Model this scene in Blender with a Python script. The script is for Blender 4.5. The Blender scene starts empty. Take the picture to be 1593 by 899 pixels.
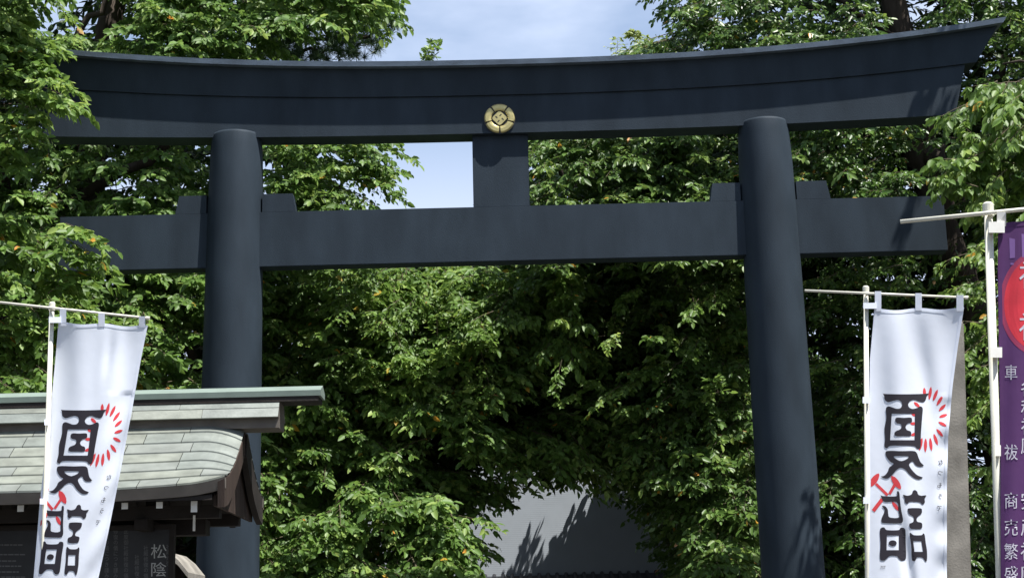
import bpy, bmesh, math, random
import numpy as np
from mathutils import Vector, Matrix, noise
from mathutils.geometry import tessellate_polygon
random.seed(7); rng = np.random.default_rng(7)
SC = bpy.context.scene; COL = SC.collection
PI = math.pi
# ------------------------------------------------------------------ camera
F = 2400.0; CAM = np.array([0.0, -16.0, 1.6])
pitch = math.atan(550 / F); roll = math.radians(1.38)
_f = np.array([0, math.cos(pitch), math.sin(pitch)]); _r0 = np.array([1., 0, 0]); _u0 = np.cross(_r0, _f)
_r = math.cos(roll) * _r0 - math.sin(roll) * _u0; _u = math.sin(roll) * _r0 + math.cos(roll) * _u0
def P(x, y, Y):
    """world point at depth plane Y for survey coordinates read off the photograph"""
    d = _f + _r * (x - 796.5) / F + _u * (449.5 - y) / F
    return CAM + d * ((Y - CAM[1]) / d[1])
cam = bpy.data.cameras.new('camera'); co = bpy.data.objects.new('camera', cam); COL.objects.link(co)
cam.sensor_width = 36; cam.lens = 36 * F / 1593; cam.clip_end = 5000; cam.clip_start = .05
M = Matrix(((_r[0], _u[0], -_f[0], CAM[0]), (_r[1], _u[1], -_f[1], CAM[1]), (_r[2], _u[2], -_f[2], CAM[2]), (0, 0, 0, 1)))
co.matrix_world = M; SC.camera = co
# ------------------------------------------------------------------ light, sky, exposure
EL = math.radians(66); AZ = math.radians(55)
SUN = Vector((math.sin(AZ) * math.cos(EL), -math.cos(AZ) * math.cos(EL), math.sin(EL)))
sl = bpy.data.lights.new('sun', 'SUN'); sl.energy = 5.0; sl.angle = math.radians(.5); sl.color = (1, .97, .92)
so = bpy.data.objects.new('sun', sl); COL.objects.link(so); so.rotation_euler = SUN.to_track_quat('Z', 'Y').to_euler()
W = bpy.data.worlds.new('World'); SC.world = W; W.use_nodes = True
nt = W.node_tree; nt.nodes.clear()
out = nt.nodes.new('ShaderNodeOutputWorld'); bg = nt.nodes.new('ShaderNodeBackground'); bg.inputs[1].default_value = .074
sky = nt.nodes.new('ShaderNodeTexSky'); sky.sky_type = 'NISHITA'; sky.sun_disc = False
sky.sun_elevation = EL; sky.sun_rotation = math.radians(125); sky.air_density = 1.2; sky.dust_density = .6; sky.ozone_density = 3.5
tc = nt.nodes.new('ShaderNodeTexCoord'); mp = nt.nodes.new('ShaderNodeMapping'); mp.inputs['Scale'].default_value = (2.2, 2.2, 5.5)
mp.inputs['Location'].default_value = (.9, .2, .35)
nz = nt.nodes.new('ShaderNodeTexNoise'); nz.inputs['Scale'].default_value = 1.6; nz.inputs['Detail'].default_value = 6; nz.inputs['Roughness'].default_value = .5
rp = nt.nodes.new('ShaderNodeValToRGB'); rp.color_ramp.elements[0].position = .38; rp.color_ramp.elements[1].position = .6
rp.color_ramp.elements[0].color = (.12, .12, .12, 1); rp.color_ramp.elements[1].color = (.95, .95, .95, 1)
mx = nt.nodes.new('ShaderNodeMix'); mx.data_type = 'RGBA'; mx.inputs['B'].default_value = (5.3, 6.1, 7.8, 1)
L = nt.links.new
L(tc.outputs['Generated'], mp.inputs[0]); L(mp.outputs[0], nz.inputs['Vector']); L(nz.outputs[0], rp.inputs[0])
sx = nt.nodes.new('ShaderNodeSeparateXYZ'); L(tc.outputs['Generated'], sx.inputs[0])
hz = nt.nodes.new('ShaderNodeMapRange'); hz.inputs['From Min'].default_value = .26; hz.inputs['From Max'].default_value = .37; hz.inputs['To Min'].default_value = .95; hz.inputs['To Max'].default_value = 0
L(sx.outputs['Z'], hz.inputs['Value']); mm = nt.nodes.new('ShaderNodeMath'); mm.operation = 'MAXIMUM'; L(rp.outputs[0], mm.inputs[0]); L(hz.outputs[0], mm.inputs[1])
L(mm.outputs[0], mx.inputs['Factor']); L(sky.outputs[0], mx.inputs['A']); L(mx.outputs['Result'], bg.inputs[0]); L(bg.outputs[0], out.inputs[0])
SC.view_settings.view_transform = 'Standard'; SC.view_settings.look = 'None'; SC.view_settings.exposure = 1.02; SC.view_settings.gamma = 1
SC.cycles.max_bounces = 10; SC.cycles.diffuse_bounces = 6; SC.cycles.transparent_max_bounces = 8

# ------------------------------------------------------------------ materials
def mat(name, col, rough=.6, spec=.5, metal=0, var=0, vscale=8, bump=0, bscale=60, var2=None, stretch=(1, 1, 1)):
    m = bpy.data.materials.new(name); m.use_nodes = True; n = m.node_tree; b = n.nodes['Principled BSDF']
    b.inputs['Base Color'].default_value = (*col, 1); b.inputs['Roughness'].default_value = rough
    b.inputs['Specular IOR Level'].default_value = spec; b.inputs['Metallic'].default_value = metal
    t = n.nodes.new('ShaderNodeTexCoord'); mpp = n.nodes.new('ShaderNodeMapping'); mpp.inputs['Scale'].default_value = stretch
    n.links.new(t.outputs['Object'], mpp.inputs[0])
    if var:
        z = n.nodes.new('ShaderNodeTexNoise'); z.inputs['Scale'].default_value = vscale; z.inputs['Detail'].default_value = 5
        n.links.new(mpp.outputs[0], z.inputs['Vector'])
        r = n.nodes.new('ShaderNodeValToRGB'); r.color_ramp.elements[0].position = .3; r.color_ramp.elements[1].position = .7
        c2 = var2 or tuple(min(1, c * (1 + var)) for c in col)
        r.color_ramp.elements[0].color = (*[c * (1 - var) for c in col], 1); r.color_ramp.elements[1].color = (*c2, 1)
        n.links.new(z.outputs[0], r.inputs[0]); n.links.new(r.outputs[0], b.inputs['Base Color'])
    if bump:
        z2 = n.nodes.new('ShaderNodeTexNoise'); z2.inputs['Scale'].default_value = bscale; z2.inputs['Detail'].default_value = 3
        n.links.new(mpp.outputs[0], z2.inputs['Vector'])
        bp = n.nodes.new('ShaderNodeBump'); bp.inputs['Strength'].default_value = bump; bp.inputs['Distance'].default_value = .01
        n.links.new(z2.outputs[0], bp.inputs['Height']); n.links.new(bp.outputs[0], b.inputs['Normal'])
    return m
def leafmat(name, c0, c1, c2, rough=.48, trans=.3, spec=.5, back=1.25):
    m = bpy.data.materials.new(name); m.use_nodes = True; n = m.node_tree; b = n.nodes['Principled BSDF']; o = n.nodes['Material Output']
    a = n.nodes.new('ShaderNodeAttribute'); a.attribute_name = 'tint'; a.attribute_type = 'GEOMETRY'
    r = n.nodes.new('ShaderNodeValToRGB'); e = r.color_ramp.elements
    e[0].position = 0; e[0].color = (*c0, 1); e[1].position = .6; e[1].color = (*c1, 1)
    for p, c in ((.93, c2), (.95, (.45, .36, .05)), (1, (.55, .22, .03))): q = e.new(p); q.color = (*c, 1)
    n.links.new(a.outputs['Fac'], r.inputs[0])
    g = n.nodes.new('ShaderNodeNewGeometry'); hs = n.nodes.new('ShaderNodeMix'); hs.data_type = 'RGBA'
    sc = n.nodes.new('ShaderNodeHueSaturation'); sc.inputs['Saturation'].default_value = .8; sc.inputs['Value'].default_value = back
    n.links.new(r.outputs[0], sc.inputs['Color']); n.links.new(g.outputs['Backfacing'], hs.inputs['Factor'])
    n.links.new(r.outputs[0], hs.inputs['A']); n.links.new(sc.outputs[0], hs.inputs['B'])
    b.inputs['Roughness'].default_value = rough; b.inputs['Specular IOR Level'].default_value = spec
    n.links.new(hs.outputs['Result'], b.inputs['Base Color'])
    t = n.nodes.new('ShaderNodeBsdfTranslucent'); sc2 = n.nodes.new('ShaderNodeHueSaturation'); sc2.inputs['Value'].default_value = 1.5; sc2.inputs['Hue'].default_value = .485
    n.links.new(r.outputs[0], sc2.inputs['Color']); n.links.new(sc2.outputs[0], t.inputs[0])
    ms = n.nodes.new('ShaderNodeMixShader'); ms.inputs[0].default_value = trans
    n.links.new(b.outputs[0], ms.inputs[1]); n.links.new(t.outputs[0], ms.inputs[2]); n.links.new(ms.outputs[0], o.inputs[0])
    return m
def clothmat(name, col, trans=.35):
    m = bpy.data.materials.new(name); m.use_nodes = True; n = m.node_tree; b = n.nodes['Principled BSDF']; o = n.nodes['Material Output']
    b.inputs['Base Color'].default_value = (*col, 1); b.inputs['Roughness'].default_value = .55; b.inputs['Specular IOR Level'].default_value = .25
    t = n.nodes.new('ShaderNodeBsdfTranslucent'); t.inputs[0].default_value = (*col, 1)
    ms = n.nodes.new('ShaderNodeMixShader'); ms.inputs[0].default_value = trans
    n.links.new(b.outputs[0], ms.inputs[1]); n.links.new(t.outputs[0], ms.inputs[2]); n.links.new(ms.outputs[0], o.inputs[0])
    z2 = n.nodes.new('ShaderNodeTexNoise'); z2.inputs['Scale'].default_value = 5; z2.inputs['Detail'].default_value = 3
    tcc = n.nodes.new('ShaderNodeTexCoord'); n.links.new(tcc.outputs['Object'], z2.inputs['Vector'])
    bp = n.nodes.new('ShaderNodeBump'); bp.inputs['Strength'].default_value = .16; bp.inputs['Distance'].default_value = .02
    n.links.new(z2.outputs[0], bp.inputs['Height']); n.links.new(bp.outputs[0], b.inputs['Normal'])
    return m
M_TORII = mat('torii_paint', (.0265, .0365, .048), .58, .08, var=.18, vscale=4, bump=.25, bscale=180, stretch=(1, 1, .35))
M_CAP_LIT = mat('cap_lit_paint', (.10, .13, .17), .55, .3, var=.25, vscale=5, bump=.2, stretch=(1, 1, 3))  # colour raised above the gate paint to stand in for the sunlit cap edge
M_GOLD = mat('gold_plate', (.52, .44, .19), .40, .5, metal=.6, var=.12, vscale=14, bump=.1, bscale=40)
M_DARK = mat('black_lacquer', (.008, .008, .01), .5)
M_STONE = mat('stone', (.21, .195, .17), .85, .3, var=.35, vscale=5, bump=.25, bscale=60)
M_COPPER = mat('weathered_copper_a', (.196, .214, .192), .45, .5, metal=.25, var=.2, vscale=7, bump=.15, bscale=30, stretch=(1, 1, 2))
M_COPPER2 = mat('weathered_copper_b', (.212, .226, .204), .45, .5, metal=.25, var=.2, vscale=6, bump=.15, bscale=30, stretch=(1, 1, 2))
M_COPPER3 = mat('weathered_copper_c', (.20, .212, .18), .5, .5, metal=.2, var=.25, vscale=6, bump=.15, bscale=30, stretch=(1, 1, 2))
M_CAPGREEN = mat('ridge_copper_green', (.20, .25, .215), .5, .5, metal=.2, var=.15, vscale=4)
M_BROWN = mat('brown_timber', (.042, .028, .022), .7, .3, var=.35, vscale=6, bump=.3, bscale=50, stretch=(1, 1, .15))
M_DBROWN = mat('dark_timber', (.02, .016, .014), .7, .3, var=.3, vscale=6, bump=.3)
M_FASCIA = mat('fascia_metal', (.13, .115, .10), .6, .3, var=.2, vscale=5)
M_WHITE = mat('white_paint', (.75, .74, .70), .6, .4, var=.08, vscale=12)
M_BOARD = mat('notice_panel', (.022, .022, .024), .45, .4, var=.2, vscale=10)
M_CHALK = mat('pale_lettering', (.42, .42, .40), .6)
M_CHALK2 = mat('faint_lettering', (.13, .13, .13), .6)
M_POLE = mat('pole_plastic', (.66, .64, .54), .35, .5, var=.06, vscale=10)
M_WCLOTH = clothmat('white_cloth', (.78, .82, .91), .15)
M_PCLOTH = clothmat('purple_cloth', (.10, .038, .135), .25)
M_INK = mat('black_print', (.02, .017, .025), .7, .3)
M_RED = mat('red_print', (.62, .05, .06), .7, .3)
M_REDDOT = mat('red_disc_print', (.58, .03, .05), .7, .3, var=.3, vscale=3)
M_PRINTW = mat('white_print', (.50, .48, .56), .7, .3)
M_LAV = mat('lavender_print', (.19, .10, .29), .7, .3)
M_SIDING = mat('grey_siding', (.40, .44, .485), .7, .3, var=.05, vscale=3)
M_TILE = mat('dark_roof_tile', (.012, .012, .016), .5, .5, var=.3, vscale=3)
M_GROUND = mat('gravel', (.085, .08, .07), .95, .2, var=.2, vscale=2, bump=.6, bscale=30)
M_PATH = mat('paving', (.10, .097, .09), .9, .2, var=.15, vscale=2, bump=.3)
M_BARK = mat('bark', (.045, .035, .028), .95, .2, var=.5, vscale=9, bump=1, bscale=30, stretch=(1, 1, .3))
M_TWIG = mat('twig_bark', (.11, .09, .06), .9, .2, var=.3, vscale=9)
LF_CHERRY = leafmat('cherry_leaf', (.048, .100, .018), (.122, .218, .044), (.28, .37, .095), trans=.36, spec=.3)
LF_BRIGHT = leafmat('sunny_leaf', (.055, .11, .018), (.132, .23, .042), (.28, .37, .085), trans=.4, spec=.3)
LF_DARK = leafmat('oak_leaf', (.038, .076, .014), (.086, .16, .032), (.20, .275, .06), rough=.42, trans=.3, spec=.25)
LF_CAMPHOR = leafmat('glossy_leaf', (.030, .068, .013), (.066, .135, .024), (.18, .27, .055), rough=.38, trans=.32, spec=.35)
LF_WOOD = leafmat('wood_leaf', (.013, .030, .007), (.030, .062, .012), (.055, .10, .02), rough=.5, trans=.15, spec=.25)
LF_LIME = leafmat('lime_leaf', (.12, .17, .03), (.20, .26, .05), (.28, .33, .07), trans=.35)
LF_PINE = leafmat('pine_needle', (.028, .062, .025), (.048, .105, .036), (.08, .13, .05), rough=.5, trans=.1)
# ribbed siding relief
n = M_SIDING.node_tree; w = n.nodes.new('ShaderNodeTexWave'); w.bands_direction = 'Z'; w.inputs['Scale'].default_value = 9
bp = n.nodes.new('ShaderNodeBump'); bp.inputs['Strength'].default_value = .12; bp.inputs['Distance'].default_value = .004
t = n.nodes.new('ShaderNodeTexCoord'); n.links.new(t.outputs['Object'], w.inputs['Vector']); n.links.new(w.outputs['Fac'], bp.inputs['Height']); n.links.new(bp.outputs[0], n.nodes['Principled BSDF'].inputs['Normal'])

# ------------------------------------------------------------------ helpers
def obj(name, bm, m, parent=None, smooth=False):
    me = bpy.data.meshes.new(name)
    if isinstance(bm, tuple): me.from_pydata([tuple(map(float, v)) for v in bm[0]], [], bm[1])
    else:
        bmesh.ops.recalc_face_normals(bm, faces=bm.faces[:]); bm.to_mesh(me); bm.free()
    me.materials.append(m)
    if smooth: me.polygons.foreach_set('use_smooth', [True] * len(me.polygons))
    o = bpy.data.objects.new(name, me); COL.objects.link(o)
    if parent: o.parent = parent; o.matrix_parent_inverse = parent_inv(parent)
    return o
def parent_inv(p):
    return world_of(p).inverted()
def world_of(p):
    m = Matrix.Translation(p.location) @ p.rotation_euler.to_matrix().to_4x4()
    return (world_of(p.parent) @ p.matrix_parent_inverse @ m) if p.parent else m
def thing(name, label, cat, loc=(0, 0, 0), group=None):
    o = bpy.data.objects.new(name, None); COL.objects.link(o); o.location = loc; o.empty_display_size = .2
    o['label'] = label; o['category'] = cat
    if group: o['group'] = group
    return o
def box(bm, x0, x1, y0, y1, z0, z1, bev=0):
    r = bmesh.ops.create_cube(bm, size=1); vs = r['verts']
    for v in vs: v.co = Vector(((x0 + x1) / 2 + v.co.x * (x1 - x0), (y0 + y1) / 2 + v.co.y * (y1 - y0), (z0 + z1) / 2 + v.co.z * (z1 - z0)))
    if bev:
        es = list({e for v in vs for e in v.link_edges}); bmesh.ops.bevel(bm, geom=es, offset=bev, segments=2, affect='EDGES')
    return vs
def boxm(*a, **k): bm = bmesh.new(); box(bm, *a, **k); return bm
def tube(bm, pts, rad, seg=10, cap=True):
    pts = [Vector(p) for p in pts]; rings = []
    up = Vector((0, 1, 0.03))
    for i, p in enumerate(pts):
        d = (pts[min(i + 1, len(pts) - 1)] - pts[max(i - 1, 0)]).normalized()
        a = d.cross(up)
        if a.length < .05: a = d.cross(Vector((1, 0, 0)))
        a.normalize(); b = d.cross(a).normalized(); r = rad[i] if hasattr(rad, '__len__') else rad
        rings.append([bm.verts.new(p + a * math.cos(2 * PI * k / seg) * r + b * math.sin(2 * PI * k / seg) * r) for k in range(seg)])
    for i in range(len(rings) - 1):
        for k in range(seg):
            bm.faces.new((rings[i][k], rings[i][(k + 1) % seg], rings[i + 1][(k + 1) % seg], rings[i + 1][k]))
    if cap: bm.faces.new(rings[0][::-1]); bm.faces.new(rings[-1])
def tubem(*a, **k): bm = bmesh.new(); tube(bm, *a, **k); return bm
def prism_x(bm, sections):
    """closed body swept through cross sections (lists of points of equal length)"""
    rings = [[bm.verts.new(p) for p in s] for s in sections]; n = len(rings[0])
    for a, b in zip(rings[:-1], rings[1:]):
        for k in range(n): bm.faces.new((a[k], a[(k + 1) % n], b[(k + 1) % n], b[k]))
    bm.faces.new(rings[0][::-1]); bm.faces.new(rings[-1])

# ------------------------------------------------------------------ ground
g = obj('ground', ([(-600, -200, 0), (600, -200, 0), (600, 900, 0), (-600, 900, 0)], [(0, 1, 2, 3)]), M_GROUND); g['kind'] = 'structure'
g = obj('path', ([(-2.2, -30, .004), (2.2, -30, .004), (2.2, 8, .004), (-2.2, 8, .004)], [(0, 1, 2, 3)]), M_PATH); g['kind'] = 'structure'

# ------------------------------------------------------------------ torii
X0 = -.09
fcur = lambda x: .35 * (abs(x) / 5.53) ** 2.4
tor = thing('torii_gate', 'huge blue-black shrine gate with upswept top lintel and round gold crest', 'shrine gate', (X0, 0, 0))
def lint(zb, zt, db, dt, xb, xt, n=48, ft=None):
    bm = bmesh.new(); secs = []
    for i in range(n + 1):
        s = -1 + 2 * i / n
        xB, xT = s * xb, s * xt
        zB, zT = zb(xB), zt(xT)
        sec = [(X0 + xB, -db, zB), (X0 + xB, db, zB), (X0 + xT, dt, zT)]
        if ft: sec.append((X0 + xT, 0, zT + ft))
        sec.append((X0 + xT, -dt, zT))
        secs.append(sec)
    prism_x(bm, secs); return bm
z_seam = lambda x: 7.39 + .8 * fcur(x)
z_bot = lambda x: 6.963 + .33 * fcur(x)
z_capb = lambda x: 7.685 + fcur(x)
obj('lower_lintel', lint(z_bot, lambda x: z_seam(x) - .002, .14, .145, 4.93, 5.08), M_TORII, tor)
obj('upper_lintel', lint(z_seam, lambda x: z_capb(x), .165, .225, 5.20, 5.45), M_TORII, tor)
obj('lintel_cap', lint(lambda x: z_capb(x) + .002, lambda x: z_capb(x) + .058, .298, .305, 5.49, 5.53, ft=.10), M_CAP_LIT, tor)
for s, dx in ((-1, -2.865), (1, 2.865)):
    prof = [(0, .335), (.4, .332), (2, .322), (4, .312), (6, .299), (6.6, .288), (6.9, .278), (7.015, .268), (7.04, .262)]
    obj('pillar', tubem([(X0 + dx * (1 + .0015 * (7 - z)), 0, z) for z, _ in prof], [r for _, r in prof], seg=64), M_TORII, tor, smooth=False)
    o = tor.children[-1] if False else COL.objects[-1]
    for p in o.data.polygons: p.use_smooth = len(p.vertices) == 4
    bm = bmesh.new(); tube(bm, [(X0 + dx, 0, 0), (X0 + dx, 0, .28), (X0 + dx, 0, .30)], [.5, .48, .45], seg=32); obj('plinth', bm, M_STONE, tor)
obj('tie_beam', boxm(X0 - 4.73, X0 + 4.73, -.10, .10, 5.551, 6.153, bev=.006), M_TORII, tor)
obj('centre_strut', boxm(X0 - .302, X0 + .302, -.075, .075, 6.155, 6.961, bev=.005), M_TORII, tor)
for s in (-1, 1):
    for (a, b, sl_) in ((-.63, -.30, 1), (.30, .66, -1)):
        bm = bmesh.new(); c = X0 + s * 2.865
        lo, hi = (a, b) ; sh = .035
        q = [(c + lo, 6.155), (c + hi, 6.155), (c + hi - (sh if sl_ == -1 else 0), 6.355), (c + lo + (sh if sl_ == 1 else 0), 6.355)]
        prism_x(bm, [[(x, -.092, z) for x, z in q], [(x, .092, z) for x, z in q]]); obj('wedge', bm, M_TORII, tor)
# crest
cx, cz = X0 + .0, 7.122
def discm(r, y0, y1, seg=64):
    bm = bmesh.new(); prism_x(bm, [[(cx + r * math.cos(2 * PI * k / seg), y, cz + r * math.sin(2 * PI * k / seg)) for k in range(seg)] for y in (y0, y1)]); return bm
crest = obj('crest', discm(.172, -.152, -.142), M_DARK, tor)
for k in range(5):
    a0 = math.radians(-90 + 72 * k + 3.6); a1 = math.radians(-90 + 72 * (k + 1) - 3.6); n = 14; bm = bmesh.new()
    rows = []
    for r, y in ((.088, -.153), (.090, -.163), (.098, -.169), (.118, -.172), (.15, -.170), (.160, -.164), (.166, -.153)):
        row = []
        for i in range(n + 1):
            t = i / n; a = a0 + (a1 - a0) * t; e = min(t, 1 - t); rr = r - (.004 * math.exp(-e * 18) if r > .12 else 0)
            row.append(bm.verts.new((cx + rr * math.cos(a), y, cz + rr * math.sin(a))))
        rows.append(row)
    for A, B in zip(rows[:-1], rows[1:]):
        for i in range(n): bm.faces.new((A[i], A[i + 1], B[i + 1], B[i]))
    for e in (0, -1):   # side walls
        vs = [R[e] for R in rows]; bm.faces.new(vs if e == 0 else vs[::-1])
    obj('petal', bm, M_GOLD, crest)
# diamond with pinwheel slots
def rod(pts, w, y0, y1):
    bm = bmesh.new()
    (xa, za), (xb, zb_) = pts; d = Vector((xb - xa, zb_ - za)).normalized(); nn = Vector((-d.y, d.x)) * w / 2
    q = [(xa + nn.x, za + nn.y), (xb + nn.x, zb_ + nn.y), (xb - nn.x, zb_ - nn.y), (xa - nn.x, za - nn.y)]
    prism_x(bm, [[(cx + x, y, cz + z) for x, z in q], [(cx + x, y2, cz + z) for x, z in q for y2 in (y1,)]]); return bm
bm = bmesh.new(); q = []
for k in range(4):
    for da in (-12, 0, 12):
        a = math.radians(90 * k + da); r = .074 if da else .078; q.append((r * math.cos(a), r * math.sin(a)))
prism_x(bm, [[(cx + x, y, cz + z) for x, z in q] for y in (-.153, -.170)]); obj('diamond_plate', bm, M_GOLD, crest)
bm = bmesh.new()
for k in range(4):
    a = math.radians(45 + 90 * k); e1 = Vector((math.cos(a), math.sin(a))); e2 = Vector((-math.sin(a), math.cos(a)))
    p = e1 * .025; q_ = e1 * .025 + e2 * .026
    for (s, t) in ((p - e1 * .006, e1 * .046 - e2 * 0),):
        pass
    A = e1 * .046 + e2 * .016; B = e1 * .018 + e2 * .016
    nn = e2 * .0055
    qq = [A + nn, B + nn, B - nn, A - nn]
    prism_x(bm, [[(cx + v.x, y, cz + v.y) for v in qq] for y in (-.1695, -.1715)])
obj('pinwheel_mark', bm, M_DARK, crest)

# ------------------------------------------------------------------ banners
def smooth_loop(pts, n=4):
    """closed Catmull-Rom"""
    out = []; N = len(pts)
    for i in range(N):
        p0, p1, p2, p3 = (np.array(pts[(i + k - 1) % N], float) for k in range(4))
        for j in range(n):
            t = j / n
            out.append(tuple(.5 * ((2 * p1) + (-p0 + p2) * t + (2 * p0 - 5 * p1 + 4 * p2 - p3) * t * t + (-p0 + 3 * p1 - 3 * p2 + p3) * t ** 3)))
    return out
def print_mesh(loops_list, mapf, maxlen=6.0):
    """loops_list: list of [outer, hole...] in photo survey units -> mesh wrapped on cloth with mapf"""
    bm = bmesh.new()
    for loops in loops_list:
        flat = [p for l in loops for p in l]
        tris = tessellate_polygon([[Vector((p[0], p[1], 0)) for p in l] for l in loops])
        vs = [bm.verts.new((p[0], p[1], 0)) for p in flat]
        for t in tris:
            try: bm.faces.new([vs[i] for i in t])
            except ValueError: pass
    for _ in range(4):
        es = [e for e in bm.edges if e.calc_length() > maxlen]
        if not es: break
        bmesh.ops.subdivide_edges(bm, edges=es, cuts=1, use_grid_fill=False)
        bmesh.ops.triangulate(bm, faces=bm.faces[:])
    for v in bm.verts: v.co = Vector(mapf(v.co.x, v.co.y))
    return bm
def text_loops(s, x, y, size, mirror=False, sx=1):
    """glyph outline triangles of the bundled font, centred at x,y (survey units, y down)"""
    cu = bpy.data.curves.new('t', 'FONT'); cu.body = s; cu.size = size; cu.align_x = 'CENTER'; cu.align_y = 'CENTER'; cu.resolution_u = 2
    ob = bpy.data.objects.new('t', cu); COL.objects.link(ob)
    dg = bpy.context.evaluated_depsgraph_get(); me = bpy.data.meshes.new_from_object(ob.evaluated_get(dg))
    bpy.data.objects.remove(ob)
    co_ = [tuple(v.co) for v in me.vertices]; fs = [tuple(p.vertices) for p in me.polygons]
    bpy.data.meshes.remove(me)
    if co_:
        a = np.array(co_); c = (a.max(0) + a.min(0)) / 2
        co_ = [((p[0] - c[0]) * sx * (-1 if mirror else 1) + x, -(p[1] - c[1]) + y) for p in co_]
    return co_, fs
def text_mesh(items, mapf, maxlen=1e9):
    bm = bmesh.new()
    for s, x, y, size, mir, sx in items:
        c, f = text_loops(s, x, y, size, mir, sx); vs = [bm.verts.new((p[0], p[1], 0)) for p in c]
        for t in f:
            try: bm.faces.new([vs[i] for i in t])
            except ValueError: pass
    for v in bm.verts: v.co = Vector(mapf(v.co.x, v.co.y))
    return bm
def cA(l): return [(1340 + x / 5.993, 600 + y / 5.993) for x, y in l]
def cB(l): return [(1340 + x / 5.993, 740 + y / 5.993) for x, y in l]
S = smooth_loop
BLACK = [
 [S(cA([(200,68),(225,75),(420,78),(610,72),(635,66),(610,95),(600,130),(575,152),(530,142),(495,130),(460,138),(438,165),(442,195),(475,214),(520,205),(550,190),(572,210),(568,280),(555,450),(552,570),(520,583),(490,560),(380,555),(270,557),(240,580),(215,560),(220,500),(216,400),(232,300),(228,215),(250,190),(290,200),(325,212),(362,208),(380,178),(370,145),(340,130),(300,137),(250,150),(220,130),(212,95)])),
  cA([(283,258),(500,258),(497,505),(268,505)])],
 [S(cA([(315,320),(330,295),(395,297),(460,295),(472,315),(468,340),(430,352),(412,382),(425,410),(460,425),(465,455),(450,468),(390,467),(320,465),(308,440),(325,420),(360,405),(375,380),(365,355),(330,345)]))],
 [S(cA([(225,630),(245,605),(380,607),(480,605),(515,622),(532,665),(552,710),(582,742),(540,752),(503,735),(482,705),(460,710),(445,735),(470,780),(520,830),(572,852),(540,870),(500,862),(450,825),(410,780),(370,762),(330,780),(290,825),(240,862),(180,845),(215,835),(245,800),(260,760),(300,725),(270,705),(240,670)])),
  S(cA([(300,655),(370,652),(440,655),(425,680),(375,700),(330,685)]), 2)],
 [S(cB([(178,175),(200,186),(325,188),(330,150),(345,140),(355,165),(360,220),(372,320),(388,400),(380,432),(350,440),(210,437),(188,420),(190,390),(212,340),(215,310),(192,280),(220,280),(245,310),(250,350),(265,385),(350,385),(345,320),(330,243),(220,240),(195,215)]))],
 [S(cB([(172,510),(190,480),(215,480),(240,503),(345,503),(365,482),(400,485),(412,520),(413,620),(417,750),(405,782),(375,788),(350,770),(330,745),(270,743),(240,765),(215,785),(180,782),(172,740),(178,640)])),
  cB([(238,553),(350,553),(350,690),(235,690)])],
 [[(1340 + (292 + 38 * math.cos(a)) / 5.993, 740 + (625 + 27 * math.sin(a)) / 5.993) for a in np.linspace(0, 2 * PI, 16, False)]],
 [S(cB([(388,175),(430,183),(468,170),(480,140),(500,130),(520,145),(530,172),(560,183),(605,180),(590,210),(592,245),(570,265),(545,245),(500,240),(450,240),(425,260),(405,240),(402,210)]))],
 [S(cB([(432,320),(445,300),(550,300),(565,320),(560,350),(530,375),(515,400),(522,425),(560,435),(568,460),(555,490),(470,492),(450,475),(448,445),(480,430),(490,400),(480,375),(445,355)]))],
 [S(cB([(450,545),(460,530),(490,550),(560,550),(575,535),(590,548),(600,620),(612,700),(612,780),(598,795),(570,760),(520,757),(500,790),(475,785),(468,740),(465,650)])), cB([(483,605),(560,605),(575,705),(495,705)])],
]
def lens(a, b, w, c=cA):
    a = np.array(a, float); b = np.array(b, float); d = b - a; nn = np.array([-d[1], d[0]]) / np.linalg.norm(d)
    pts = [a + d * t + nn * s * w * (math.sin(PI * min(1, t * 1.0)) ** .6 if 0 < t < 1 else 0) for t, s in [(0, 1), (.2, 1), (.45, 1), (.7, 1), (.9, 1), (1, 1), (.9, -1), (.7, -1), (.45, -1), (.2, -1)]]
    return c([tuple(p) for p in pts])
def bar(a, b, w, c=cB):
    a = np.array(a, float); b = np.array(b, float); d = b - a; nn = np.array([-d[1], d[0]]) / np.linalg.norm(d) * w
    return c([tuple(p) for p in (a + nn, b + nn, b - nn, a - nn)])
RAYS = [((585,15),(592,100)),((650,5),(632,130)),((712,32),(668,140)),((760,90),(702,182)),((788,170),(722,235)),((803,265),(725,292)),((795,375),(718,335)),((762,475),(700,400)),((712,555),(675,445)),((655,608),(640,482)),((596,620),(600,487)),((540,605),(567,482)),((462,462),(520,440)),((455,352),(515,350)),((468,262),(520,275)),((490,150),(545,200))]
REDL = [[lens(a, b, 15)] for a, b in RAYS]
REDH = [[lens((72, 105), (165, -25), 30, cB)], [lens((278, -5), (368, 122), 28, cB)], [bar((135, 72), (245, 178), 13)], [bar((312, 78), (262, 168), 13)], [bar((195, 215), (110, 325), 17)], [lens((285, 235), (350, 325), 17, cB)]]

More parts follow.
